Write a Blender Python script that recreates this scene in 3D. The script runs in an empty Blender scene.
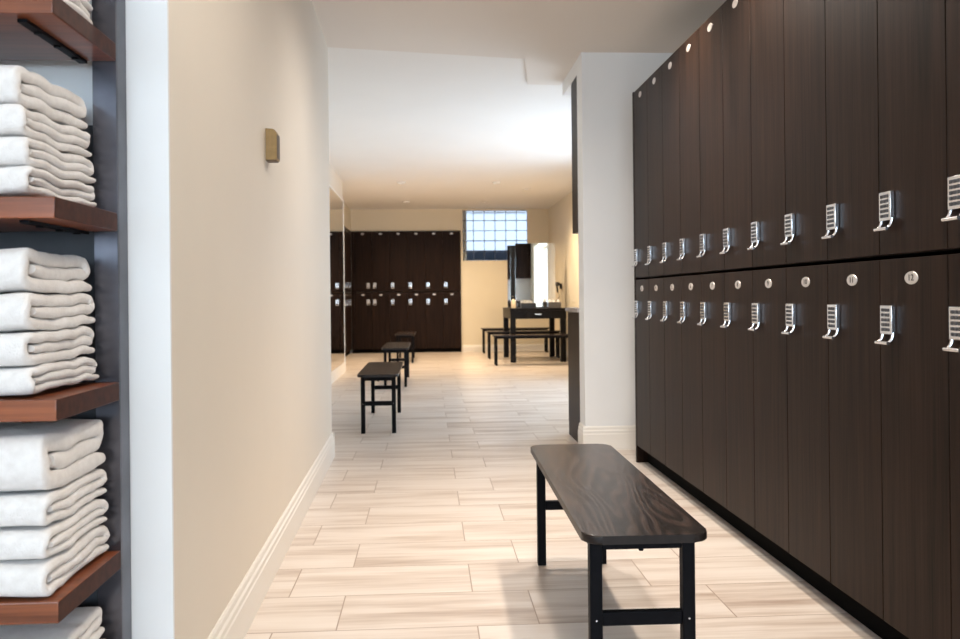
import bpy, bmesh, math, random
from mathutils import Vector, Matrix, noise
PI = math.pi
SC = bpy.context.scene
COL = SC.collection
random.seed(4)

# ------------------------------------------------------------------ materials
def new_mat(name):
    m = bpy.data.materials.new(name); m.use_nodes = True
    nt = m.node_tree; nt.nodes.clear()
    out = nt.nodes.new('ShaderNodeOutputMaterial')
    b = nt.nodes.new('ShaderNodeBsdfPrincipled')
    nt.links.new(b.outputs[0], out.inputs[0])
    return m, nt, b
def N(nt, typ, **kw):
    n = nt.nodes.new(typ)
    for k, v in kw.items():
        if k.startswith('i_'): n.inputs[k[2:].replace('_', ' ')].default_value = v
        else: setattr(n, k, v)
    return n
def ramp(nt, stops):
    r = nt.nodes.new('ShaderNodeValToRGB')
    e = r.color_ramp.elements
    while len(e) < len(stops): e.new(0.5)
    for q, (p, c) in zip(e, stops): q.position = p; q.color = (*c, 1)
    return r
def plain(name, col, rough=0.5, metal=0.0, noise_amt=0.06, scale=30, bump=0.0, spec=0.5):
    m, nt, b = new_mat(name)
    tc = N(nt, 'ShaderNodeTexCoord'); nz = N(nt, 'ShaderNodeTexNoise', i_Scale=scale, i_Detail=4.0)
    nt.links.new(tc.outputs['Object'], nz.inputs['Vector'])
    r = ramp(nt, [(0.3, tuple(c*(1-noise_amt) for c in col)), (0.7, tuple(min(1, c*(1+noise_amt)) for c in col))])
    nt.links.new(nz.outputs[0], r.inputs[0]); nt.links.new(r.outputs[0], b.inputs['Base Color'])
    b.inputs['Roughness'].default_value = rough; b.inputs['Metallic'].default_value = metal
    b.inputs['Specular IOR Level'].default_value = spec
    if bump:
        bp = N(nt, 'ShaderNodeBump', i_Strength=bump, i_Distance=0.003)
        nt.links.new(nz.outputs[0], bp.inputs['Height']); nt.links.new(bp.outputs[0], b.inputs['Normal'])
    return m
def wood(name, dark, light, axis, rough=0.4, scale=1.0, rings=0.0, spec=0.5, bump=0.15):
    """grain stretched along one local axis, shifted per object"""
    m, nt, b = new_mat(name); L = nt.links.new
    tc = N(nt, 'ShaderNodeTexCoord'); oi = N(nt, 'ShaderNodeObjectInfo')
    ad = N(nt, 'ShaderNodeVectorMath', operation='ADD')
    ml = N(nt, 'ShaderNodeMath', operation='MULTIPLY'); ml.inputs[1].default_value = 17.3
    L(oi.outputs['Random'], ml.inputs[0]); L(tc.outputs['Object'], ad.inputs[0]); L(ml.outputs[0], ad.inputs[1])
    mp = N(nt, 'ShaderNodeMapping')
    s = [38.0*scale]*3; s[axis] = 1.6*scale
    mp.inputs['Scale'].default_value = s
    L(ad.outputs[0], mp.inputs['Vector'])
    n1 = N(nt, 'ShaderNodeTexNoise', i_Scale=1.0, i_Detail=6.0, i_Roughness=0.65)
    L(mp.outputs[0], n1.inputs['Vector'])
    mp2 = N(nt, 'ShaderNodeMapping'); s2 = [170.0*scale]*3; s2[axis] = 3.0*scale
    mp2.inputs['Scale'].default_value = s2; L(ad.outputs[0], mp2.inputs['Vector'])
    n2 = N(nt, 'ShaderNodeTexNoise', i_Scale=1.0, i_Detail=3.0)
    L(mp2.outputs[0], n2.inputs['Vector'])
    mx = N(nt, 'ShaderNodeMath', operation='MULTIPLY_ADD'); mx.inputs[1].default_value = 0.35
    L(n2.outputs[0], mx.inputs[0]); sc = N(nt, 'ShaderNodeMath', operation='MULTIPLY'); sc.inputs[1].default_value = 0.65
    L(n1.outputs[0], sc.inputs[0]); L(sc.outputs[0], mx.inputs[2])
    src = mx.outputs[0]
    if rings:
        mp3 = N(nt, 'ShaderNodeMapping'); s3 = [7.0, 7.0, 0.6]; s3[axis] = 1.1
        mp3.inputs['Scale'].default_value = s3; L(ad.outputs[0], mp3.inputs['Vector'])
        n3 = N(nt, 'ShaderNodeTexNoise', i_Scale=1.0, i_Detail=1.5); L(mp3.outputs[0], n3.inputs['Vector'])
        k = N(nt, 'ShaderNodeMath', operation='MULTIPLY'); k.inputs[1].default_value = 95.0; L(n3.outputs[0], k.inputs[0])
        sn = N(nt, 'ShaderNodeMath', operation='SINE'); L(k.outputs[0], sn.inputs[0])
        pw = N(nt, 'ShaderNodeMath', operation='MULTIPLY_ADD'); pw.inputs[1].default_value = rings; L(sn.outputs[0], pw.inputs[0]); L(src, pw.inputs[2])
        src = pw.outputs[0]
    r = ramp(nt, [(0.34, dark), (0.66, light)])
    L(src, r.inputs[0]); L(r.outputs[0], b.inputs['Base Color'])
    b.inputs['Roughness'].default_value = rough; b.inputs['Specular IOR Level'].default_value = spec
    bp = N(nt, 'ShaderNodeBump', i_Strength=bump, i_Distance=0.001)
    L(src, bp.inputs['Height']); L(bp.outputs[0], b.inputs['Normal'])
    return m
def emit(name, col, strength):
    m = bpy.data.materials.new(name); m.use_nodes = True; nt = m.node_tree; nt.nodes.clear()
    o = nt.nodes.new('ShaderNodeOutputMaterial'); e = nt.nodes.new('ShaderNodeEmission')
    e.inputs[0].default_value = (*col, 1); e.inputs[1].default_value = strength
    nt.links.new(e.outputs[0], o.inputs[0]); return m

M = {}
M['wall'] = plain('painted_wall', (0.80, 0.775, 0.735), 0.55, noise_amt=0.012, scale=3, spec=0.3)
M['wall_left'] = plain('warm_lit_wall', (0.765, 0.695, 0.60), 0.5, noise_amt=0.012, scale=3, spec=0.3)  # creamier tone carries the warmth of the lamplight on this wall
M['ceil_near'] = plain('shade_tinted_ceiling', (0.76, 0.705, 0.65), 0.8, noise_amt=0.01, scale=2, spec=0.2)  # beige tint stands in for the dimmer, warmer light on the near ceiling
M['wall_white'] = plain('white_wall', (0.83, 0.825, 0.815), 0.55, noise_amt=0.012, scale=3, spec=0.3)
M['wall_cream'] = plain('cream_wall', (0.80, 0.72, 0.57), 0.6, noise_amt=0.012, scale=3, spec=0.3)
M['ceil'] = plain('ceiling_paint', (0.82, 0.80, 0.775), 0.8, noise_amt=0.01, scale=2, spec=0.2)
M['trim'] = plain('trim_paint', (0.84, 0.80, 0.74), 0.35, noise_amt=0.01, scale=4)
M['locker'] = wood('locker_wood', (0.0045, 0.0023, 0.0015), (0.030, 0.0152, 0.0098), 2, 0.42, spec=0.09)
M['bench'] = wood('bench_wood', (0.009, 0.0052, 0.0042), (0.046, 0.0275, 0.0215), 1, 0.24, rings=0.26, bump=0.10, spec=0.42)
M['redwood'] = wood('shelf_wood', (0.10, 0.026, 0.009), (0.30, 0.088, 0.032), 0, 0.28)
M['endgrain'] = plain('shelf_end_grain', (0.055, 0.017, 0.009), 0.5, noise_amt=0.3, scale=60, spec=0.12)
M['bench_edge'] = plain('bench_edge', (0.013, 0.0085, 0.0072), 0.4, noise_amt=0.2, scale=40, spec=0.3)
M['black'] = plain('black_metal', (0.005, 0.005, 0.0065), 0.5, noise_amt=0.1, spec=0.07)
M['plinth'] = plain('plinth_black', (0.004, 0.0038, 0.0038), 0.8, spec=0.03)
M['desk'] = wood('desk_black', (0.005, 0.004, 0.0035), (0.011, 0.009, 0.008), 0, 0.35, spec=0.12)
M['steel'] = plain('dark_steel', (0.12, 0.12, 0.14), 0.25, metal=0.85, noise_amt=0.35, scale=9)
M['chrome'] = plain('satin_chrome', (0.72, 0.71, 0.72), 0.22, metal=1.0, noise_amt=0.03)
M['keys'] = plain('lock_keys', (0.05, 0.05, 0.055), 0.4)
M['plate'] = plain('number_plate', (0.62, 0.58, 0.56), 0.35, metal=0.55, noise_amt=0.04)
M['ink'] = plain('ink', (0.02, 0.018, 0.018), 0.6)
M['brass'] = plain('aged_brass', (0.34, 0.225, 0.10), 0.38, metal=0.6, noise_amt=0.12, scale=60)
M['brass_dark'] = plain('brass_edge', (0.10, 0.06, 0.028), 0.5)
M['panel'] = plain('charcoal_panel', (0.055, 0.06, 0.07), 0.5)
M['mortar'] = plain('block_mortar', (0.10, 0.14, 0.24), 0.7)
M['counter'] = plain('stone_counter', (0.42, 0.38, 0.37), 0.25, noise_amt=0.2, scale=60)
M['cream'] = plain('cream_plastic', (0.72, 0.60, 0.42), 0.4)
M['tissue'] = plain('white_paper', (0.85, 0.85, 0.84), 0.8)
M['plastic'] = plain('black_plastic', (0.014, 0.013, 0.013), 0.35)
M['cup'] = plain('smoked_plastic', (0.10, 0.09, 0.08), 0.2)

def mat_towel():
    m, nt, b = new_mat('terry_cotton'); L = nt.links.new
    tc = N(nt, 'ShaderNodeTexCoord')
    n1 = N(nt, 'ShaderNodeTexNoise', i_Scale=420.0, i_Detail=2.0); L(tc.outputs['Object'], n1.inputs['Vector'])
    n2 = N(nt, 'ShaderNodeTexNoise', i_Scale=60.0, i_Detail=3.0); L(tc.outputs['Object'], n2.inputs['Vector'])
    r = ramp(nt, [(0.3, (0.76, 0.715, 0.68)), (0.7, (0.84, 0.80, 0.765))]); L(n2.outputs[0], r.inputs[0])
    L(r.outputs[0], b.inputs['Base Color'])
    b.inputs['Roughness'].default_value = 0.95; b.inputs['Sheen Weight'].default_value = 0.3
    b.inputs['Specular IOR Level'].default_value = 0.1
    ad = N(nt, 'ShaderNodeMath', operation='ADD'); L(n1.outputs[0], ad.inputs[0]); L(n2.outputs[0], ad.inputs[1])
    bp = N(nt, 'ShaderNodeBump', i_Strength=0.5, i_Distance=0.003); L(ad.outputs[0], bp.inputs['Height']); L(bp.outputs[0], b.inputs['Normal'])
    return m
M['towel'] = mat_towel()

def mat_mirror():
    m, nt, b = new_mat('mirror_silver')
    b.inputs['Base Color'].default_value = (0.90, 0.91, 0.90, 1); b.inputs['Metallic'].default_value = 1
    b.inputs['Roughness'].default_value = 0.015
    return m
M['mirror'] = mat_mirror()
def mat_block():
    m, nt, b = new_mat('glass_block'); L = nt.links.new
    b.inputs['Base Color'].default_value = (0.86, 0.92, 1.0, 1)
    b.inputs['Transmission Weight'].default_value = 1.0
    b.inputs['Roughness'].default_value = 0.28; b.inputs['IOR'].default_value = 1.12
    tc = N(nt, 'ShaderNodeTexCoord'); nz = N(nt, 'ShaderNodeTexNoise', i_Scale=14.0, i_Detail=2.0)
    L(tc.outputs['Object'], nz.inputs['Vector'])
    bp = N(nt, 'ShaderNodeBump', i_Strength=0.35, i_Distance=0.02); L(nz.outputs[0], bp.inputs['Height']); L(bp.outputs[0], b.inputs['Normal'])
    return m
M['block'] = mat_block()

def mat_floor():
    m, nt, b = new_mat('wood_look_tile'); L = nt.links.new
    tc = N(nt, 'ShaderNodeTexCoord')
    mp = N(nt, 'ShaderNodeMapping'); mp.inputs['Location'].default_value = (FLOOR_OX, FLOOR_OY, 0)
    L(tc.outputs['Object'], mp.inputs['Vector'])
    br = N(nt, 'ShaderNodeTexBrick', offset=0.307, offset_frequency=2, squash=1.0)
    br.inputs['Scale'].default_value = 1.0; br.inputs['Brick Width'].default_value = 0.603
    br.inputs['Row Height'].default_value = ROW; br.inputs['Mortar Size'].default_value = 0.0022
    br.inputs['Mortar Smooth'].default_value = 0.1; br.inputs['Bias'].default_value = 0.0
    br.inputs['Color1'].default_value = (0, 0, 0, 1); br.inputs['Color2'].default_value = (1, 1, 1, 1); br.inputs['Mortar'].default_value = (0, 0, 0, 1)
    L(mp.outputs[0], br.inputs['Vector'])
    sep = N(nt, 'ShaderNodeSeparateColor'); L(br.outputs['Color'], sep.inputs[0])
    off = N(nt, 'ShaderNodeMath', operation='MULTIPLY'); off.inputs[1].default_value = 37.0; L(sep.outputs[0], off.inputs[0])
    ad = N(nt, 'ShaderNodeVectorMath', operation='ADD'); L(tc.outputs['Object'], ad.inputs[0]); L(off.outputs[0], ad.inputs[1])
    m1 = N(nt, 'ShaderNodeMapping'); m1.inputs['Scale'].default_value = (1.1, 10.0, 1); L(ad.outputs[0], m1.inputs['Vector'])
    n1 = N(nt, 'ShaderNodeTexNoise', i_Scale=1.0, i_Detail=3.0, i_Roughness=0.55, i_Distortion=0.3); L(m1.outputs[0], n1.inputs['Vector'])
    m2 = N(nt, 'ShaderNodeMapping'); m2.inputs['Scale'].default_value = (3.0, 55.0, 1); L(ad.outputs[0], m2.inputs['Vector'])
    n2 = N(nt, 'ShaderNodeTexNoise', i_Scale=1.0, i_Detail=4.0, i_Roughness=0.6); L(m2.outputs[0], n2.inputs['Vector'])
    a = N(nt, 'ShaderNodeMath', operation='MULTIPLY'); a.inputs[1].default_value = 0.72; L(n1.outputs[0], a.inputs[0])
    c = N(nt, 'ShaderNodeMath', operation='MULTIPLY_ADD'); c.inputs[1].default_value = 0.28; L(n2.outputs[0], c.inputs[0]); L(a.outputs[0], c.inputs[2])
    r = ramp(nt, [(0.30, (0.40, 0.305, 0.25)), (0.43, (0.58, 0.49, 0.425)), (0.53, (0.69, 0.61, 0.55)), (0.70, (0.76, 0.695, 0.64))])
    L(c.outputs[0], r.inputs[0])
    mx = N(nt, 'ShaderNodeMix', data_type='RGBA'); mx.inputs[7].default_value = (0.36, 0.27, 0.21, 1)
    L(br.outputs['Fac'], mx.inputs[0]); L(r.outputs[0], mx.inputs[6]); L(mx.outputs[2], b.inputs['Base Color'])
    b.inputs['Roughness'].default_value = 0.30; b.inputs['Specular IOR Level'].default_value = 0.6
    iv = N(nt, 'ShaderNodeMath', operation='SUBTRACT'); iv.inputs[0].default_value = 1.0; L(br.outputs['Fac'], iv.inputs[1])
    bp = N(nt, 'ShaderNodeBump', i_Strength=0.5, i_Distance=0.002); L(iv.outputs[0], bp.inputs['Height']); L(bp.outputs[0], b.inputs['Normal'])
    return m
ROW = 0.2935
FLOOR_OX, FLOOR_OY = -0.322 + 0.603*20, -2.525 + ROW*41
M['floor'] = mat_floor()

# ------------------------------------------------------------------ mesh helpers
class MB:
    def __init__(self): self.bm = bmesh.new(); self.mats = []
    def mi(self, m):
        if m not in self.mats: self.mats.append(m)
        return self.mats.index(m)
    def box(self, x0, x1, y0, y1, z0, z1, m, bev=0.0, seg=2):
        t = bmesh.new()
        v = [t.verts.new(p) for p in ((x0,y0,z0),(x1,y0,z0),(x1,y1,z0),(x0,y1,z0),(x0,y0,z1),(x1,y0,z1),(x1,y1,z1),(x0,y1,z1))]
        for f in ((3,2,1,0),(4,5,6,7),(0,1,5,4),(1,2,6,5),(2,3,7,6),(3,0,4,7)): t.faces.new([v[i] for i in f])
        if bev: bmesh.ops.bevel(t, geom=t.edges[:], offset=bev, segments=seg, affect='EDGES', profile=0.5)
        self.merge(t, m); return self
    def prism(self, pts, z0, z1, m, bev=0.0, seg=3, mat=None):
        """plan polygon (ccw) extruded in z; optional matrix"""
        t = bmesh.new()
        a = [t.verts.new((p[0], p[1], z0)) for p in pts]; b = [t.verts.new((p[0], p[1], z1)) for p in pts]
        t.faces.new(a[::-1]); t.faces.new(b); n = len(pts)
        for i in range(n): t.faces.new((a[i], a[(i+1)%n], b[(i+1)%n], b[i]))
        if bev:
            es = [e for e in t.edges if len(e.link_faces) == 2 and any(len(f.verts) == n and n > 4 for f in e.link_faces)]
            bmesh.ops.bevel(t, geom=es, offset=bev, segments=seg, affect='EDGES', profile=0.5)
        if mat is not None: bmesh.ops.transform(t, matrix=mat, verts=t.verts)
        self.merge(t, m); return self
    def cyl(self, p0, p1, r, m, seg=16, r2=None):
        p0 = Vector(p0); p1 = Vector(p1); d = p1-p0
        t = bmesh.new()
        bmesh.ops.create_cone(t, cap_ends=True, segments=seg, radius1=r, radius2=r if r2 is None else r2, depth=d.length)
        bmesh.ops.transform(t, matrix=Matrix.Translation((p0+p1)/2) @ d.to_track_quat('Z', 'Y').to_matrix().to_4x4(), verts=t.verts)
        self.merge(t, m); return self
    def ball(self, c, r, m, sc=(1,1,1)):
        t = bmesh.new(); bmesh.ops.create_uvsphere(t, u_segments=20, v_segments=12, radius=r)
        bmesh.ops.transform(t, matrix=Matrix.Translation(c) @ Matrix.Diagonal((*sc, 1)), verts=t.verts)
        self.merge(t, m); return self
    def lathe(self, prof, m, c=(0,0,0), seg=24):
        t = bmesh.new(); rings = []
        for r, z in prof:
            rings.append([t.verts.new((c[0]+r*math.cos(2*PI*i/seg), c[1]+r*math.sin(2*PI*i/seg), c[2]+z)) for i in range(seg)])
        for A, B in zip(rings, rings[1:]):
            for i in range(seg): t.faces.new((A[i], A[(i+1)%seg], B[(i+1)%seg], B[i]))
        t.faces.new(rings[0][::-1]); t.faces.new(rings[-1])
        self.merge(t, m); return self
    def tube(self, pts, r, m, seg=8):
        pts = [Vector(p) for p in pts]; t = bmesh.new(); rings = []
        for i, p in enumerate(pts):
            d = (pts[min(i+1, len(pts)-1)]-pts[max(i-1, 0)]).normalized()
            u = d.orthogonal().normalized() if i == 0 else (u - d*u.dot(d)).normalized()
            w = d.cross(u)
            rings.append([t.verts.new(p + r*(math.cos(2*PI*k/seg)*u + math.sin(2*PI*k/seg)*w)) for k in range(seg)])
        for A, B in zip(rings, rings[1:]):
            for k in range(seg): t.faces.new((A[k], A[(k+1)%seg], B[(k+1)%seg], B[k]))
        t.faces.new(rings[0][::-1]); t.faces.new(rings[-1])
        self.merge(t, m); return self
    def mesh(self, me, m, mat):
        t = bmesh.new(); t.from_mesh(me); bmesh.ops.transform(t, matrix=mat, verts=t.verts); self.merge(t, m); return self
    def merge(self, t, m):
        k = self.mi(m); me = bpy.data.meshes.new('tmp')
        bmesh.ops.recalc_face_normals(t, faces=t.faces)
        for f in t.faces: f.material_index = k
        t.to_mesh(me); t.free(); self.bm.from_mesh(me); bpy.data.meshes.remove(me)
    def build(self, name, parent=None, smooth=True, loc=None):
        me = bpy.data.meshes.new(name); self.bm.to_mesh(me); self.bm.free()
        for m in self.mats: me.materials.append(M[m])
        if smooth:
            me.set_sharp_from_angle(angle=math.radians(35))
            for p in me.polygons: p.use_smooth = not (p.area > 6e-5 and max(abs(c) for c in p.normal) > 0.99999)
        o = bpy.data.objects.new(name, me); COL.objects.link(o)
        if parent: o.parent = parent
        if loc: o.location = loc
        return o
def tag(o, label, cat, group=None):
    o['label'] = label; o['category'] = cat
    if group: o['group'] = group
    return o
def thing(name, label, cat, loc=(0,0,0), rz=0.0, group=None):
    o = bpy.data.objects.new(name, None); COL.objects.link(o); o.empty_display_size = 0.1
    o.location = loc; o.rotation_euler = (0, 0, rz)
    return tag(o, label, cat, group)
def struct(o): o['kind'] = 'structure'; return o
def dup(root, loc, rz, label, group=None):
    r = root.copy(); COL.objects.link(r); r.location = loc; r.rotation_euler = (0, 0, rz); r['label'] = label
    if group: r['group'] = group
    for ch in list(root.children):
        c = ch.copy(); COL.objects.link(c); c.parent = r
        for g in list(ch.children):
            d = g.copy(); COL.objects.link(d); d.parent = c
    return r
ORD = ['', 'first', 'second', 'third', 'fourth', 'fifth', 'sixth', 'seventh', 'eighth', 'ninth', 'tenth', 'eleventh']

# ------------------------------------------------------------------ the room
CN, CF = 2.522, 2.540          # lowered near ceiling, far ceiling
XR, ZB = 2.165, 15.12         # right far wall, back wall
# floor
b = MB(); b.box(-3.0, 3.0, -3.2, 16.0, -0.08, 0.0, 'floor'); struct(b.build('floor', smooth=False))
# ceiling: far slab plus the lowered part over the corridor, its tint and short return drawn along the shade edge by the stub wall
b = MB(); b.box(-3.0, 3.0, -3.2, 16.0, CF, CF+0.1, 'ceil')
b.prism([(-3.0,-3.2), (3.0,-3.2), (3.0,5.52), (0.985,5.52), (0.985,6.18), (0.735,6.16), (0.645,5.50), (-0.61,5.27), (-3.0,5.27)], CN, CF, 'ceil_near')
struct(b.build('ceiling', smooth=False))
# left wall block between the shelf bay and the far room (very slightly splayed)
b = MB(); b.prism([(-3.0,1.842), (-0.544,1.842), (-0.602,5.29), (-1.125,5.29), (-1.125,11.46), (-1.36,11.46), (-1.36,13.58), (-1.80,13.58), (-1.80,15.3), (-3.0,15.3)], 0, CF, 'wall_left')
b.box(-3.0, -0.544, 1.832, 1.8415, 0, CF, 'wall_white')
struct(b.build('wall_left', smooth=False))
b = MB(); b.box(-1.80, -1.352, 13.58, ZB+0.1, 2.155, CF, 'wall_cream'); struct(b.build('wall_left_bulkhead', smooth=False))
# stub wall on the right, with the bulkhead over the cabinets, closing the locker bay
b = MB(); b.box(0.985, XR+0.36, 5.34, 5.52, 0, CF, 'wall_white', 0.004)
b.box(0.985, XR+0.1, 5.52, 6.10, 2.425, CF, 'wall_white')
struct(b.build('wall_right_stub'))
b = MB(); b.box(1.66, 1.80, -3.0, 5.34, 0, CF, 'wall'); struct(b.build('wall_right', smooth=False))
# far right wall with a wide frosted window
WY0, WY1, WZ0, WZ1 = 6.55, 9.55, 0.12, 2.10
b = MB()
b.box(XR, XR+0.36, 5.52, WY0, 0, CF, 'wall_cream'); b.box(XR, XR+0.36, WY1, 15.7, 0, CF, 'wall_cream')
b.box(XR, XR+0.36, WY0, WY1, 0, WZ0, 'wall_cream'); b.box(XR, XR+0.36, WY0, WY1, WZ1, CF, 'wall_cream')
struct(b.build('wall_right_far', smooth=False))
# back wall pieces round the locker niche and the glass block window
GX0, GX1, GZ0, GZ1 = 0.625, 1.785, 1.620, 2.515
b = MB()
b.box(-1.80, 0.585, ZB, ZB+0.14, 2.155, CF, 'wall_cream')
b.box(0.585, GX0, ZB, ZB+0.14, 0, CF, 'wall_cream'); b.box(GX1, XR+0.16, ZB, ZB+0.14, 0, CF, 'wall_cream')
b.box(GX0, GX1, ZB, ZB+0.14, 0, GZ0, 'wall_cream'); b.box(GX0, GX1, ZB, ZB+0.14, GZ1, CF, 'wall_cream')
b.box(-1.9, 0.70, 15.62, 15.72, 0, CF, 'wall_cream'); b.box(0.585, 0.70, ZB+0.14, 15.62, 0, CF, 'wall_cream')
struct(b.build('wall_back', smooth=False))
# behind the camera
b = MB()
b.box(-3.0, 1.8, -3.1, -3.0, 0, 0.7, 'wall'); b.box(-3.0, 1.8, -3.1, -3.0, 2.4, CF, 'wall')
b.box(-3.0, -2.4, -3.1, -3.0, 0.7, 2.4, 'wall'); b.box(1.5, 1.8, -3.1, -3.0, 0.7, 2.4, 'wall')
struct(b.build('wall_front', smooth=False))
b = MB(); b.box(-3.1, -3.0, -3.1, 1.832, 0, CF, 'wall_white'); struct(b.build('wall_left_near', smooth=False))

# windows
M['pane_rear'] = emit('daylight_pane_rear', (0.66, 0.83, 1.0), 7.2)
M['pane_side'] = emit('daylight_pane_side', (0.70, 0.84, 1.0), 6.0)
b = MB(); b.box(-2.4, 1.5, -3.08, -3.06, 0.7, 2.4, 'pane_rear')
for x in (-2.4, -1.1, 0.2, 1.46): b.box(x, x+0.04, -3.06, -3.0, 0.7, 2.4, 'trim')
for z in (0.7, 2.36): b.box(-2.4, 1.5, -3.06, -3.0, z, z+0.04, 'trim')
struct(b.build('window_1', smooth=False))
b = MB(); b.box(XR+0.33, XR+0.345, WY0, WY1, WZ0, WZ1, 'pane_side')
for y in (WY0, 8.03, WY1-0.04): b.box(XR+0.27, XR+0.325, y, y+0.04, WZ0, WZ1, 'trim')
for z in (WZ0, WZ1-0.04): b.box(XR+0.27, XR+0.325, WY0, WY1, z, z+0.04, 'trim')
struct(b.build('window_2', smooth=False))
# glass block window: six columns, five rows
b = MB(); nx, nz = 6, 5; cw = (GX1-GX0)/nx; rh = (GZ1-GZ0)/nz
for i in range(nx):
    for j in range(nz):
        b.box(GX0+i*cw+0.006, GX0+(i+1)*cw-0.006, ZB+0.045, ZB+0.115, GZ0+j*rh+0.006, GZ0+(j+1)*rh-0.006, 'block', 0.012, 3)
g = b.build('window_3'); struct(g)
b = MB()
for i in range(nx+1): b.box(GX0+i*cw-0.006, GX0+i*cw+0.006, ZB+0.06, ZB+0.10, GZ0, GZ1, 'mortar')
for j in range(nz+1): b.box(GX0, GX1, ZB+0.061, ZB+0.099, GZ0+j*rh-0.006, GZ0+j*rh+0.006, 'mortar')
b.build('mortar_grid', g, smooth=False)
# low wall standing outside, seen dimly through the lowest row of blocks
M['outside'] = plain('outside_wall', (0.045, 0.07, 0.13), 0.9)
b = MB(); b.box(-1.0, 4.0, 16.2, 16.35, -1.0, 1.86, 'outside'); struct(b.build('wall_outside', smooth=False))

# baseboards
def board_profile(b, p0, p1, side, m='trim', h=0.150, t=0.016):
    """stepped baseboard from p0 to p1; side = unit normal into the room"""
    p0 = Vector((*p0, 0)); p1 = Vector((*p1, 0)); n = Vector((*side, 0))
    prof = [(0.0005,0.0), (t,0.0), (t,h*0.66), (t*0.82,h*0.70), (t*0.82,h*0.80), (t*0.55,h*0.85), (t*0.50,h*0.95), (t*0.25,h), (0.0005,h)]
    t_ = bmesh.new()
    A = [t_.verts.new(p0 + n*a + Vector((0,0,z))) for a, z in prof]; B = [t_.verts.new(p1 + n*a + Vector((0,0,z))) for a, z in prof]
    k = len(prof)
    for i in range(k): t_.faces.new((A[i], A[(i+1)%k], B[(i+1)%k], B[i]))
    t_.faces.new(A); t_.faces.new(B[::-1]); b.merge(t_, m)
b = MB(); board_profile(b, (-0.544,1.834), (-0.602,5.29), (1,0)); board_profile(b, (-0.586,5.29), (-1.125,5.29), (0,1))
struct(b.build('baseboard_left', smooth=False))
b = MB(); board_profile(b, (-1.125,5.32), (-1.125,11.46), (1,0), 'trim', 0.13); board_profile(b, (-1.109,11.46), (-1.36,11.46), (0,1), 'trim', 0.13)
struct(b.build('baseboard_left_far', smooth=False))
b = MB(); board_profile(b, (0.969,5.34), (1.655,5.34), (0,-1)); board_profile(b, (0.985,5.34), (0.985,5.515), (-1,0))
struct(b.build('baseboard_stub', smooth=False))
b = MB(); board_profile(b, (0.60,ZB), (XR,ZB), (0,-1), 'trim', 0.12); struct(b.build('baseboard_back', smooth=False))
b = MB(); board_profile(b, (XR,6.08), (XR,ZB), (-1,0), 'trim', 0.12); struct(b.build('baseboard_right', smooth=False))

# ------------------------------------------------------------------ lockers
def text_mesh(s):
    c = bpy.data.curves.new('txt', 'FONT'); c.body = s; c.size = 0.024; c.align_x = 'CENTER'; c.align_y = 'CENTER'; c.extrude = 0.0004
    o = bpy.data.objects.new('txt', c); COL.objects.link(o)
    me = bpy.data.meshes.new_from_object(o)
    bpy.data.objects.remove(o); bpy.data.curves.remove(c)
    return me
def lock_mb():
    """keypad lock with a curved pull; local origin at the top left of the plate, front towards -y"""
    b = MB(); W = 0.056
    b.box(0, W, -0.013, 0.0, -0.076, 0.0, 'chrome', 0.002, 2)
    for r in range(5):
        for c in range(3):
            b.box(0.009+c*0.0135, 0.019+c*0.0135, -0.0150, -0.0125, -0.0165-r*0.0128, -0.0080-r*0.0128, 'keys', 0.001, 1)
    for x in (0.0035, W-0.0035):      # two arms sweeping out to the grip
        pts = []
        for k in range(9):
            a = k/8*PI/2
            pts.append((x, -0.007 - 0.016*(1-math.cos(a)), -0.070 - 0.028*math.sin(a)))
        b.tube(pts, 0.0044, 'chrome', 8)
    b.cyl((-0.001, -0.023, -0.098), (W+0.001, -0.023, -0.098), 0.0046, 'chrome', 12)
    return b
def plate_mb(s=None):
    """oval number plate centred on the origin, facing -y"""
    b = MB(); t = bmesh.new()
    bmesh.ops.create_cone(t, cap_ends=True, segments=36, radius1=0.0165, radius2=0.0155, depth=0.002)
    bmesh.ops.transform(t, matrix=Matrix.Translation((0,-0.001,0)) @ Matrix.Diagonal((1.8,1,1,1)) @ Matrix.Rotation(PI/2, 4, 'X'), verts=t.verts)
    b.merge(t, 'plate')
    if s:
        me = text_mesh(s)
        b.mesh(me, 'ink', Matrix.Translation((0,-0.0024,0)) @ Matrix.Diagonal((1.15,1,0.95,1)) @ Matrix.Rotation(PI/2, 4, 'X'))
        bpy.data.meshes.remove(me)
    return b
def make_locker(w, h, depth, plate_dz, lock_dz, lock_right, label, group, s=None):
    t = thing('locker', label, 'locker', (0,0,0), 0, group)
    b = MB(); b.box(0.0006, w-0.0006, 0.021, depth, 0.001, h-0.001, 'locker'); b.build('body', t, smooth=False)
    b = MB(); b.box(0.0014, w-0.0014, 0.0, 0.019, 0.0025, h-0.0025, 'locker', 0.0014, 2); d = b.build('door', t)
    k = lock_mb().build('lock', d); k.location = (w-0.092 if lock_right else 0.021, 0, lock_dz)
    p = plate_mb(s).build('number_plate', d); p.location = (w/2, 0, h-plate_dz); p['label'] = 'oval metal number plate'
    return t
W = 0.299; UZ, LZ = 1.0775, 0.098; UH, LH = 2.165-UZ, 1.0695-LZ
GN = 'dark wood lockers along the right wall'
def near_label(row, n):
    if n == 1: return '%s dark locker at the far end of the right row beside the white wall' % row
    if n == 11: return '%s dark wood locker at the near end of the right-hand row, partly cropped' % row
    return '%s dark wood locker, %s from the far end of the right-hand row' % (row, ORD[n])
protoU = protoL = None
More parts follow.
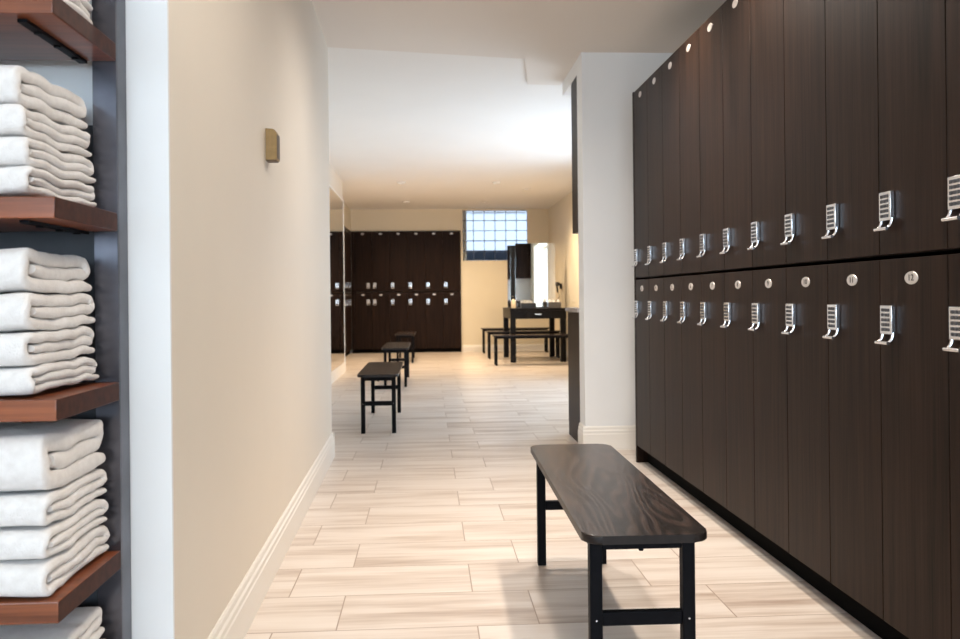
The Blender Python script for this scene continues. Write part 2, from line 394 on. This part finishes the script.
for n in range(1, 12):
    far = 1.912 + 0.299*(11-n)                 # far seam of this column
    lu, ll = near_label('upper', n), near_label('lower', n)
    num = 2 + n                                # the plate in the lower row next to last reads 12
    if n == 10: ll = 'lower dark wood locker whose plate reads 12, second from the near end'
    if protoU is None:
        protoU = make_locker(W, UH, 0.42, 0.048, 1.244-UZ, False, lu, GN)
        protoU.location = (1.21, far, UZ); protoU.rotation_euler = (0,0,-PI/2)
        o = make_locker(W, LH, 0.42, 0.0535, 0.946-LZ, False, ll, GN, str(num)); protoL = o
        o.location = (1.21, far, LZ); o.rotation_euler = (0,0,-PI/2)
    else:
        dup(protoU, (1.21, far, UZ), -PI/2, lu)
        o = dup(protoL, (1.21, far, LZ), -PI/2, ll)
        for ch in o.children:
            for g in ch.children:
                if g.name.startswith('number_plate'):
                    q = plate_mb(str(num)).build('tmp'); g.data = q.data; bpy.data.objects.remove(q)
FE = 1.912 + 2.99
b = MB(); b.box(1.208, 1.64, FE+0.001, FE+0.026, 0, 2.167, 'locker', 0.001, 1)
tag(b.build('end_panel'), 'dark wood end panel closing the far end of the right-hand locker row', 'panel')
b = MB(); b.box(1.272, 1.63, 1.613, FE, 0, 0.097, 'plinth')
tag(b.build('plinth'), 'black recessed plinth under the long right-hand locker row', 'plinth')

# far wall: six columns in the niche
WF = 0.3135; GF = 'dark wood lockers on the back wall'
fU, fL = 1.080, 0.066
names = ['at the left end', 'second from the left', 'third from the left', 'third from the right', 'second from the right', 'at the right end']
pu = pl = None
for i in range(6):
    x = 0.578 - WF*(6-i)
    lu = 'upper dark wood locker on the back wall, %s' % names[i]; ll = lu.replace('upper', 'lower')
    if i == 0:
        for z, h, lab, ld in ((fU, 2.148-fU, lu, 1.240-fU), (fL, 1.072-fL, ll, 0.948-fL)):
            o = make_locker(WF, h, 0.46, 0.046, ld, True, lab, GF); o.location = (x, 15.08, z)
    elif pu is None:
        pu = make_locker(WF, 2.148-fU, 0.46, 0.046, 1.240-fU, False, lu, GF); pu.location = (x, 15.08, fU)
        pl = make_locker(WF, 1.072-fL, 0.46, 0.046, 0.948-fL, False, ll, GF); pl.location = (x, 15.08, fL)
    else:
        dup(pu, (x, 15.08, fU), 0, lu); dup(pl, (x, 15.08, fL), 0, ll)
b = MB(); b.box(-1.345, 0.578, 15.11, 15.5, 0, 0.065, 'plinth'); tag(b.build('plinth'), 'black plinth under the back wall lockers', 'plinth')
b = MB(); b.box(-1.349, -1.3035, 15.082, 15.5, 0.066, 2.148, 'locker'); tag(b.build('filler_panel'), 'narrow dark wood filler in the left corner of the back lockers', 'panel')
# left return: five columns facing right
GL = 'dark wood lockers on the left return wall'
q1 = q2 = None
for i in range(5):
    y = 15.075 - 0.299*(i+1)
    w = ['in the corner beside the back wall lockers', 'second from the back corner', 'third from the back corner', 'fourth from the back corner', 'fifth from the back corner'][i]
    lu = 'upper dark locker on the left return wall, %s' % w; ll = lu.replace('upper', 'lower')
    if q1 is None:
        q1 = make_locker(W, 2.148-fU, 0.42, 0.046, 1.240-fU, False, lu, GL); q1.location = (-1.352, y, fU); q1.rotation_euler = (0,0,PI/2)
        q2 = make_locker(W, 1.072-fL, 0.42, 0.046, 0.948-fL, False, ll, GL); q2.location = (-1.352, y, fL); q2.rotation_euler = (0,0,PI/2)
    else:
        dup(q1, (-1.352, y, fU), PI/2, lu); dup(q2, (-1.352, y, fL), PI/2, ll)
b = MB(); b.box(-1.78, -1.385, 13.585, 15.075, 0, 0.065, 'plinth'); tag(b.build('plinth'), 'black plinth under the left return lockers', 'plinth')

# ------------------------------------------------------------------ benches
BL, BW, BH = 1.205, 0.295, 0.43
def rrect(x0, x1, y0, y1, r, n=8):
    pts = []
    for cx, cy, a0 in ((x1-r,y0+r,-PI/2), (x1-r,y1-r,0), (x0+r,y1-r,PI/2), (x0+r,y0+r,PI)):
        for k in range(n+1): a = a0 + k/n*PI/2; pts.append((cx+r*math.cos(a), cy+r*math.sin(a)))
    return pts
def make_bench(label, group):
    t = thing('bench', label, 'bench', (0,0,0), 0, group)
    b = MB(); b.prism(rrect(-BW/2, BW/2, -BL/2, BL/2, 0.042), BH-0.020, BH, 'bench', 0.005, 3); k = b.mi('bench_edge'); b.bm.normal_update()
    for f in b.bm.faces:
        if f.normal.z < 0.85: f.material_index = k
    b.build('seat', t)
    lw = 0.030; lx = BW/2-0.022; LY = {-1: BL/2-0.058, 1: BL/2-0.026}
    for sx in (-1, 1):
        for sy in (-1, 1):
            x0 = sx*lx - (lw if sx > 0 else 0); y0 = sy*LY[sy] - (lw if sy > 0 else 0)
            b = MB(); b.box(x0, x0+lw, y0, y0+lw, 0.0, BH-0.0205, 'black', 0.002, 2)
            b.cyl((x0+lw/2, y0+(lw+0.001 if sy > 0 else -0.001), 0.215), (x0+lw/2, y0+(lw-0.002 if sy > 0 else 0.002), 0.215), 0.0022, 'chrome', 10)
            b.build('leg', t)
    for sy in (-1, 1):
        y0 = sy*LY[sy] - (lw if sy > 0 else 0)
        b = MB(); b.box(-lx+lw+0.0005, lx-lw-0.0005, y0+0.004, y0+lw-0.004, 0.200, 0.232, 'black', 0.002, 2); b.build('stretcher', t)
        b = MB(); b.box(-lx+lw+0.0005, lx-lw-0.0005, y0+0.004, y0+lw-0.004, BH-0.050, BH-0.0205, 'black', 0.002, 2)
        b.cyl((0.0, y0+lw/2, BH-0.056), (0.0, y0+lw/2, BH-0.0495), 0.006, 'black', 10); b.build('apron', t)
    for sx in (-1, 1):
        x0 = sx*lx - (lw if sx > 0 else 0)
        b = MB(); b.box(x0+0.004, x0+lw-0.004, -LY[-1]+lw+0.0005, LY[1]-lw-0.0005, BH-0.050, BH-0.0205, 'black', 0.002, 2); b.build('side_rail', t)
    return t
GB = 'dark wood benches on black legs'
bench = make_bench('dark wood bench with black legs in the foreground beside the right lockers', GB)
bench.location = (0.506, 2.52, 0); bench.rotation_euler = (0, 0, -0.015)
dup(bench, (-0.366, 6.70, 0), 0, 'nearest of the three dark benches in line beyond the left wall')
dup(bench, (-0.366, 9.87, 0), 0, 'middle of the three dark benches in line beyond the left wall')
dup(bench, (-0.352, 13.24, 0), 0, 'farthest of the left line of benches, close to the back lockers')
for y, lab in ((12.06, 'dark bench in front of the vanity table, nearest of three there'), (13.40, 'dark bench running under the vanity table, between two others'), (14.72, 'dark bench behind the vanity table, nearest the back wall')):
    dup(bench, (0.912+BL/2, y, 0), PI/2, lab)

# ------------------------------------------------------------------ grooming counter behind the stub wall
CX0, CX1 = 0.986, XR-0.003
t = thing('base_cabinet', 'dark wood base cabinet behind the white stub wall, under the counter', 'cabinet', (CX0, 5.522, 0))
b = MB(); b.box(0, CX1-CX0, 0, 0.45, 0.0, 0.868, 'locker'); b.build('body', t, smooth=False)
for i in range(2):
    w2 = (CX1-CX0)/2
    b = MB(); b.box(i*w2+0.002, (i+1)*w2-0.002, 0.4505, 0.469, 0.09, 0.862, 'locker', 0.0015, 1); d = b.build('door', t)
    b = MB(); xx = w2 + (-0.05 if i == 0 else 0.05); b.cyl((xx, 0.49, 0.66), (xx, 0.49, 0.80), 0.005, 'chrome')
    b.cyl((xx, 0.468, 0.67), (xx, 0.49, 0.67), 0.004, 'chrome'); b.cyl((xx, 0.468, 0.79), (xx, 0.49, 0.79), 0.004, 'chrome'); b.build('handle', d)
b = MB(); b.box(CX0-0.012, CX1, 5.522, 6.02, 0.8685, 0.896, 'counter', 0.003, 2); tag(b.build('countertop'), 'stone countertop on the dark base cabinet behind the stub wall', 'countertop')
t = thing('wall_cabinet', 'dark wood wall cabinet behind the white stub wall, above the counter', 'cabinet', (CX0, 5.522, 1.40))
b = MB(); b.box(0, CX1-CX0, 0, 0.215, 0.0, 1.022, 'locker'); b.build('body', t, smooth=False)
for i in range(2):
    w2 = (CX1-CX0)/2
    b = MB(); b.box(i*w2+0.002, (i+1)*w2-0.002, 0.2155, 0.234, 0.003, 1.018, 'locker', 0.0015, 1); b.build('door', t)

# ------------------------------------------------------------------ wall mirror on the left
t = thing('wall_mirror', 'tall wall mirror on the left wall before the back lockers', 'mirror', (-1.124, 10.2, 0.135))
b = MB(); b.box(0.0, 0.012, -1.1, 1.16, 0.0, 2.12, 'mirror'); b.build('glass', t, smooth=False)
b = MB(); b.box(0.0, 0.016, 1.1605, 1.185, 0, 2.14, 'trim'); b.box(0.0, 0.016, -1.12, 1.1605, 2.1205, 2.14, 'trim'); b.build('frame', t, smooth=False)

# ------------------------------------------------------------------ vanity table
t = thing('vanity_table', 'black vanity table with square legs near the right wall', 'table', (1.20, 12.42, 0))
b = MB(); b.box(0, 0.83, 0, 1.26, 0.765, 0.80, 'desk', 0.003, 2); b.build('tabletop', t)
b = MB(); b.box(0.003, 0.827, 0.003, 0.028, 0.645, 0.7645, 'desk'); b.box(0.003, 0.827, 1.232, 1.257, 0.645, 0.7645, 'desk')
b.box(0.003, 0.028, 0.0285, 1.2315, 0.645, 0.7645, 'desk'); b.box(0.802, 0.827, 0.0285, 1.2315, 0.645, 0.7645, 'desk'); b.build('apron', t, smooth=False)
b = MB(); b.box(0.22, 0.61, -0.010, 0.0025, 0.662, 0.755, 'desk', 0.002, 1); d = b.build('drawer', t)
b = MB(); b.box(0.36, 0.46, -0.026, -0.016, 0.705, 0.717, 'chrome', 0.002, 1); b.box(0.37, 0.378, -0.017, -0.0095, 0.706, 0.716, 'chrome'); b.box(0.442, 0.45, -0.017, -0.0095, 0.706, 0.716, 'chrome'); b.build('handle', d)
for x in (0.004, 0.746):
    for y in (0.030, 1.15):
        b = MB(); b.box(x if x < 0.5 else x, x+0.08, y if y > 0.5 else 0.0285, (y if y > 0.5 else 0.0285)+0.08, 0, 0.7645, 'desk', 0.002, 1); b.build('leg', t)
def vanity_mirror(label, x, y):
    t = thing('vanity_mirror', label, 'mirror', (x, y, 0.801), -0.020)
    b = MB(); b.box(0, 0.61, 0, 0.006, 0.014, 0.985, 'mirror'); b.build('glass', t, smooth=False)
    b = MB(); b.box(0, 0.61, 0.0065, 0.024, 0.014, 0.985, 'plastic'); b.build('backing', t, smooth=False)
    b = MB(); b.box(0.0, 0.61, -0.02, 0.06, 0.0, 0.0135, 'plastic', 0.002, 1); b.build('base', t)
    return t
vanity_mirror('large frameless mirror standing on the black vanity table', 1.336, 12.95)
vanity_mirror('rear frameless mirror on the vanity table, mostly hidden by the front one', 1.262, 13.46)
# things on the table
t = thing('tissue_box', 'black tissue box with white tissue, left on the vanity table', 'tissue box', (1.40, 12.62, 0.8))
b = MB(); b.box(-0.02, 0.20, -0.06, 0.06, 0.0, 0.075, 'plastic', 0.004, 2); b.build('box', t)
b = MB()
tb = bmesh.new(); prev = None
rows = []
for j in range(6):
    rows.append([tb.verts.new((0.03+0.012*i, 0.018*math.sin(i*1.3+j*0.6)*(j/5), 0.074+0.009*j*(1-0.03*(i-5)**2/2))) for i in range(11)])
for A, B in zip(rows, rows[1:]):
    for i in range(10): tb.faces.new((A[i], A[i+1], B[i+1], B[i]))
bmesh.ops.solidify(tb, geom=tb.faces[:], thickness=0.002)
b.merge(tb, 'tissue'); b.build('tissue', t)
t = thing('caddy', 'dark organiser caddy holding white items, right on the vanity table', 'caddy', (1.83, 12.60, 0.8))
b = MB(); b.box(-0.05, 0.14, -0.06, 0.06, 0.0, 0.008, 'cup')
for x in (-0.05, 0.012, 0.074, 0.134): b.box(x, x+0.006, -0.06, 0.06, 0.008, 0.085, 'cup')
for y in (-0.06, 0.054): b.box(-0.05, 0.14, y, y+0.006, 0.008, 0.085, 'cup')
b.build('tray', t, smooth=False)
for k, (x, h) in enumerate(((-0.02, 0.13), (0.043, 0.115), (0.106, 0.125))):
    b = MB(); b.lathe([(0.018,0.009), (0.020,0.012), (0.020,h*0.8), (0.013,h*0.88), (0.012,h)], 'tissue', (x, 0, 0)); o = b.build('bottle'); o.location = t.location
    tag(o, 'small white bottle standing in the %s of the caddy' % ['left slot', 'middle slot', 'right slot'][k], 'bottle', 'white bottles in the caddy')
t = thing('pump_bottle', 'cream pump bottle at the left front of the vanity table', 'bottle', (1.262, 12.56, 0.8))
b = MB(); b.lathe([(0.032,0.0), (0.035,0.004), (0.035,0.105), (0.026,0.125), (0.012,0.132), (0.012,0.14)], 'cream'); b.build('bottle_body', t)
b = MB(); b.lathe([(0.013,0.140), (0.013,0.155), (0.004,0.156), (0.004,0.172)], 'plastic'); b.box(-0.034, 0.008, -0.006, 0.006, 0.170, 0.180, 'plastic', 0.002, 1); b.build('pump', t)
# hair dryer on the right wall
t = thing('hair_dryer', 'black hair dryer hooked on the right wall beside the mirror', 'hair dryer', (XR, 13.70, 1.15))
b = MB(); b.box(-0.03, 0.0, -0.035, 0.035, -0.06, 0.03, 'plastic', 0.006, 2); b.build('holder', t)
b = MB(); b.cyl((-0.07, -0.08, 0.02), (-0.07, 0.06, 0.02), 0.032, 'plastic', 20, 0.036); b.cyl((-0.07, -0.13, 0.02), (-0.07, -0.08, 0.02), 0.022, 'plastic', 20, 0.032)
b.cyl((-0.07, 0.03, -0.005), (-0.06, 0.045, -0.11), 0.016, 'plastic', 14, 0.013); b.cyl((-0.045, 0.0, 0.0), (-0.028, 0.0, 0.0), 0.014, 'plastic'); b.build('dryer_body', t)
b = MB(); b.tube([(-0.06+0.03*math.sin(k*0.5), 0.045+0.02*math.sin(k*0.9), -0.11-0.018*k) for k in range(14)], 0.004, 'plastic'); b.build('cord', t)

# ------------------------------------------------------------------ brass box on the left wall
t = thing('wall_sensor', 'small aged brass box mounted high on the cream left wall', 'sensor', (-0.5695, 3.02, 1.468))
b = MB(); prof = [(0.0005,0.0), (0.040,0.0), (0.044,0.004), (0.044,0.092), (0.038,0.104), (0.030,0.108), (0.0005,0.110)]
tb = bmesh.new(); A = [tb.verts.new((x, 0.0, z)) for x, z in prof]; B = [tb.verts.new((x, 0.062, z)) for x, z in prof]; k = len(prof)
for i in range(k): tb.faces.new((A[i], A[(i+1)%k], B[(i+1)%k], B[i]))
tb.faces.new(A); tb.faces.new(B[::-1]); b.merge(tb, 'brass'); b.build('housing', t)
b = MB(); b.box(0.0442, 0.0455, 0.004, 0.058, 0.006, 0.090, 'brass_dark', 0.001, 1); b.box(0.004, 0.040, 0.003, 0.058, -0.003, 0.0, 'brass_dark'); b.build('faceplate', t)

# ------------------------------------------------------------------ towel shelves
SX1, SX0, SY0, SY1 = -0.629, -1.72, 1.478, 1.769
TOPS = [1.847, 1.503, 1.157, 0.813, 0.471, 0.127]
t = thing('shelving_unit', 'reddish wood shelves on a dark steel frame holding white towels', 'shelving', (0,0,0))
for z in TOPS:
    b = MB(); b.box(SX0, SX1, SY0, SY1+0.002, z-0.037, z, 'redwood', 0.0022, 2); k = b.mi('endgrain'); b.bm.normal_update()
    for f in b.bm.faces:
        if abs(f.normal.x) > 0.9: f.material_index = k
    o = b.build('shelf', t)
    for x in (SX0+0.05, SX1-0.072):
        b = MB(); b.box(x, x+0.016, SY0+0.030, SY1, z-0.043, z-0.0372, 'black')
        for y in (0.09, 0.17, 0.25): b.cyl((x+0.008, SY0+y, z-0.046), (x+0.008, SY0+y, z-0.0425), 0.007, 'black', 10)
        b.build('bracket', o)
for x in (SX0, SX1-0.048):
    b = MB(); b.box(x, x+0.048, SY1+0.0025, SY1+0.008, 0.0, 2.25, 'steel', 0.001, 1)
    xs = x if x < -1.5 else x+0.0425
    b.box(xs, xs+0.0055, SY1+0.008, 1.829, 0.0, 2.25, 'steel', 0.001, 1); b.build('post', t)
b = MB(); b.box(SX0+0.05, SX1-0.05, 1.818, 1.829, 0.02, 1.345, 'panel'); o = b.build('back_panel', t, smooth=False)

LIFT = [0.0]
def make_towel(x0, x1, yf, yb, h, seed, ss):
    """towel folded in three, front fold towards -y; origin on its underside"""
    T = h/3*1.0; z_b, z_m, z_t = T/2, h/2, h-T/2
    R = (z_t-z_b)/2; path = []
    nst = 16
    for k in range(nst): path.append((yb-0.004-(yb-yf-R-T/2)*k/nst, z_b))
    for k in range(13):
        a = -PI/2 - PI*k/12; path.append((yf+R+T/2-R*abs(math.cos(a))**0.6, h/2+R*math.copysign(abs(math.sin(a))**0.8, math.sin(a))))
    ye = yb - T
    for k in range(1, nst): path.append((yf+R+T/2+(ye-yf-R-T/2)*k/nst, z_t))
    for k in range(9):
        a = PI/2 - PI*k/8; path.append((ye+(z_t-z_m)/2*math.cos(a), (z_t+z_m)/2+(z_t-z_m)/2*math.sin(a)))
    yi = yf + T*1.45
    for k in range(1, nst+1): path.append((ye+(yi-ye)*k/nst, z_m))
    n = len(path); P = [Vector((0, y, z)) for y, z in path]
    nx = 26; tb = bmesh.new(); up = []; dn = []
    for i in range(n):
        d = (P[min(i+1, n-1)]-P[max(i-1, 0)]).normalized(); nn = Vector((0, -d.z, d.y))
        end = x1 + 0.007*noise.noise(Vector((i*0.16, seed*7.1, 0.3))) + 0.003*noise.noise(Vector((i*0.5, seed*3.1, 5.0)))
        ru, rd = [], []
        for j in range(nx+1):
            if j < 18: x = x0 + (end-0.030-x0)*j/18; f = 1.0
            else:
                q = (j-18)/(nx-18); x = end - 0.030*(1-q)**1.5
                f = math.sqrt(max(0.0, 1-(max(0, 1-(end-x)/0.0085))**2))*0.94+0.06
            tip = min(1, i/3, (n-1-i)/3)*0.35+0.65
            th = T*0.5*0.985*f*tip*(1+0.10*noise.noise(Vector((x*14, i*0.25, seed))))
            wav = max(0.15, 1-(x1-x)/0.16)
            dz = wav*(0.0085*noise.noise(Vector((x*7, P[i].y*17, ss*3.7+LIFT[0]*5))) + 0.0022*noise.noise(Vector((x*22, P[i].y*34, i*0.03+seed))))
            edge = max(0, 1-(x1-x)/0.05)
            dz -= 0.0*edge
            dy = 0.002*noise.noise(Vector((x*12, seed, 2.0)))
            p = Vector((x, P[i].y+dy, P[i].z+dz)); ru.append(tb.verts.new(p+nn*th)); rd.append(tb.verts.new(p-nn*th))
        up.append(ru); dn.append(rd)
    for i in range(n-1):
        for j in range(nx):
            tb.faces.new((up[i][j], up[i+1][j], up[i+1][j+1], up[i][j+1])); tb.faces.new((dn[i][j], dn[i][j+1], dn[i+1][j+1], dn[i+1][j]))
        for j in (0, nx): tb.faces.new((up[i][j], dn[i][j], dn[i+1][j], up[i+1][j]))
    for i in (0, n-1):
        for j in range(nx): tb.faces.new((up[i][j], up[i][j+1], dn[i][j+1], dn[i][j]))
    b = MB(); b.merge(tb, 'towel'); o = b.build('towel')
    for p in o.data.polygons: p.use_smooth = True
    return o
stacks = [  # shelf index (0 is above the frame), towel thicknesses from the bottom, x of right edge from the bottom, words
    (1, [0.054, 0.052], [-0.665, -0.668], 'the highest shelf in view'),
    (2, [0.048, 0.051, 0.053, 0.070], [-0.664, -0.667, -0.672, -0.680], 'the second shelf down'),
    (3, [0.049, 0.059, 0.066, 0.076], [-0.664, -0.668, -0.670, -0.674], 'the third shelf down'),
    (4, [0.060, 0.052, 0.056, 0.103], [-0.646, -0.647, -0.650, -0.650], 'the fourth shelf down'),
    (5, [0.056, 0.058, 0.056, 0.066], [-0.655, -0.652, -0.650, -0.655], 'the lowest shelf in view'),
]
seed = 1
for si, hs, xs, words in stacks:
    z = TOPS[si] + 0.006; nT = len(hs)
    for k, (h, x1) in enumerate(zip(hs, xs)):
        if si == 1 and k > 0 and False: continue
        LIFT[0] = z; o = make_towel(-1.12, x1, SY0+0.003+0.004*math.sin(seed*2.1), 1.764-0.012*abs(math.sin(seed*1.7)), h*0.95, seed, si)
        turn = {2: -0.040, 3: -0.036, 4: -0.012}.get(si, 0.0); px, py = -0.66, 1.762     # the stacks sit a little askew
        o.rotation_euler = (0, 0, turn)
        o.location = (px - px*math.cos(turn) + py*math.sin(turn), py - px*math.sin(turn) - py*math.cos(turn), z); z += h+0.0012; seed += 1
        pos = {1: 'top'}.get(nT-k, None) or ('bottom' if k == 0 else '%s from the top' % ORD[nT-k])
        pos = 'top white folded towel' if nT-k == 1 else ('bottom white folded towel' if k == 0 else 'white folded towel %s' % ('second from top' if nT-k == 2 else 'third from top'))
        tag(o, '%s of the stack on %s' % (pos, words), 'towel', 'white towels on %s' % words)

# ------------------------------------------------------------------ ceiling downlights and lights
M['glow'] = emit('warm_lamp', (1.0, 0.78, 0.52), 6.0)
M['glow_far'] = emit('dim_lamp', (1.0, 0.8, 0.55), 0.6)
WARM = (1.0, 0.87, 0.72)
def downlight(x, y, zc, power, label, col=WARM, cone=100, blend=0.6, rad=0.05, lip=0.004):
    t = thing('downlight', label, 'downlight', (x, y, zc), 0, 'recessed ceiling downlights')
    b = MB(); b.lathe([(0.062,0.0), (0.060,-lip), (0.048,-lip-0.001), (0.047,-0.001), (0.040,-0.0005)], 'trim'); b.build('trim_ring', t)
    b = MB(); b.lathe([(0.0385,-0.0022), (0.0385,-0.0012)], 'glow' if lip < 0.01 else 'glow_far'); b.build('lamp', t)
    l = bpy.data.lights.new('downlight_lamp', 'SPOT'); l.energy = power; l.color = col; l.spot_size = math.radians(cone); l.spot_blend = blend; l.shadow_soft_size = rad
    o = bpy.data.objects.new('downlight_lamp', l); COL.objects.link(o); o.location = (x, y, zc-0.02)
NEAR = [(0.12, 0.3, 'recessed downlight over the camera end of the corridor'), (0.30, 2.05, 'recessed downlight above the near bench'), (0.42, 3.90, 'recessed downlight above the corridor beyond the near bench')]
for x, y, lab in NEAR[:2]: downlight(x, y, CN, 50, lab, cone=168, blend=1.0)
downlight(*NEAR[2][:2], CN, 92, NEAR[2][2], col=(1.0, 0.92, 0.84), cone=168, blend=1.0)
for y, lab in ((2.95, 'recessed downlight close to the middle of the right-hand lockers'), (3.75, 'recessed downlight close to the far end of the right-hand lockers')):
    downlight(0.98, y, CN, 100, lab, cone=105, blend=0.9, rad=0.05)
FAR = [(-0.35, 11.6, 'recessed downlight above the left benches'), (-0.35, 13.9, 'recessed downlight before the back lockers'), (0.95, 11.6, 'recessed downlight before the vanity table'), (0.95, 13.9, 'recessed downlight above the vanity benches'), (1.45, 12.3, 'recessed downlight above the vanity mirrors')]
for x, y, lab in FAR: downlight(x, y, CF, 112, lab, col=(1.0, 0.76, 0.49), cone=140, blend=0.8, lip=0.013)

# sky outside the glass blocks
w = bpy.data.worlds.new('World'); SC.world = w; w.use_nodes = True
bg = w.node_tree.nodes['Background']; bg.inputs[0].default_value = (0.70, 0.83, 1.0, 1); bg.inputs[1].default_value = 1.3

# ------------------------------------------------------------------ camera
cam = bpy.data.cameras.new('camera'); co = bpy.data.objects.new('camera', cam); COL.objects.link(co)
F = 850.0
cam.sensor_width = 36.0; cam.lens = 36.0*F/960.0; cam.shift_y = -23.0/960.0
co.location = (0, 0, 0.98)
yaw = math.atan(51.8/F); roll = 0.010
co.rotation_euler = (Matrix.Rotation(-yaw, 3, 'Z') @ Matrix.Rotation(PI/2, 3, 'X') @ Matrix.Rotation(-roll, 3, 'Z')).to_euler()
cam.dof.use_dof = True; cam.dof.focus_distance = 2.6; cam.dof.aperture_fstop = 5.6
cam.clip_start = 0.05
SC.camera = co
SC.view_settings.view_transform = 'Standard'; SC.view_settings.look = 'None'
SC.view_settings.gamma = 1.0; SC.view_settings.use_curve_mapping = False
SC.view_settings.exposure = 0.20
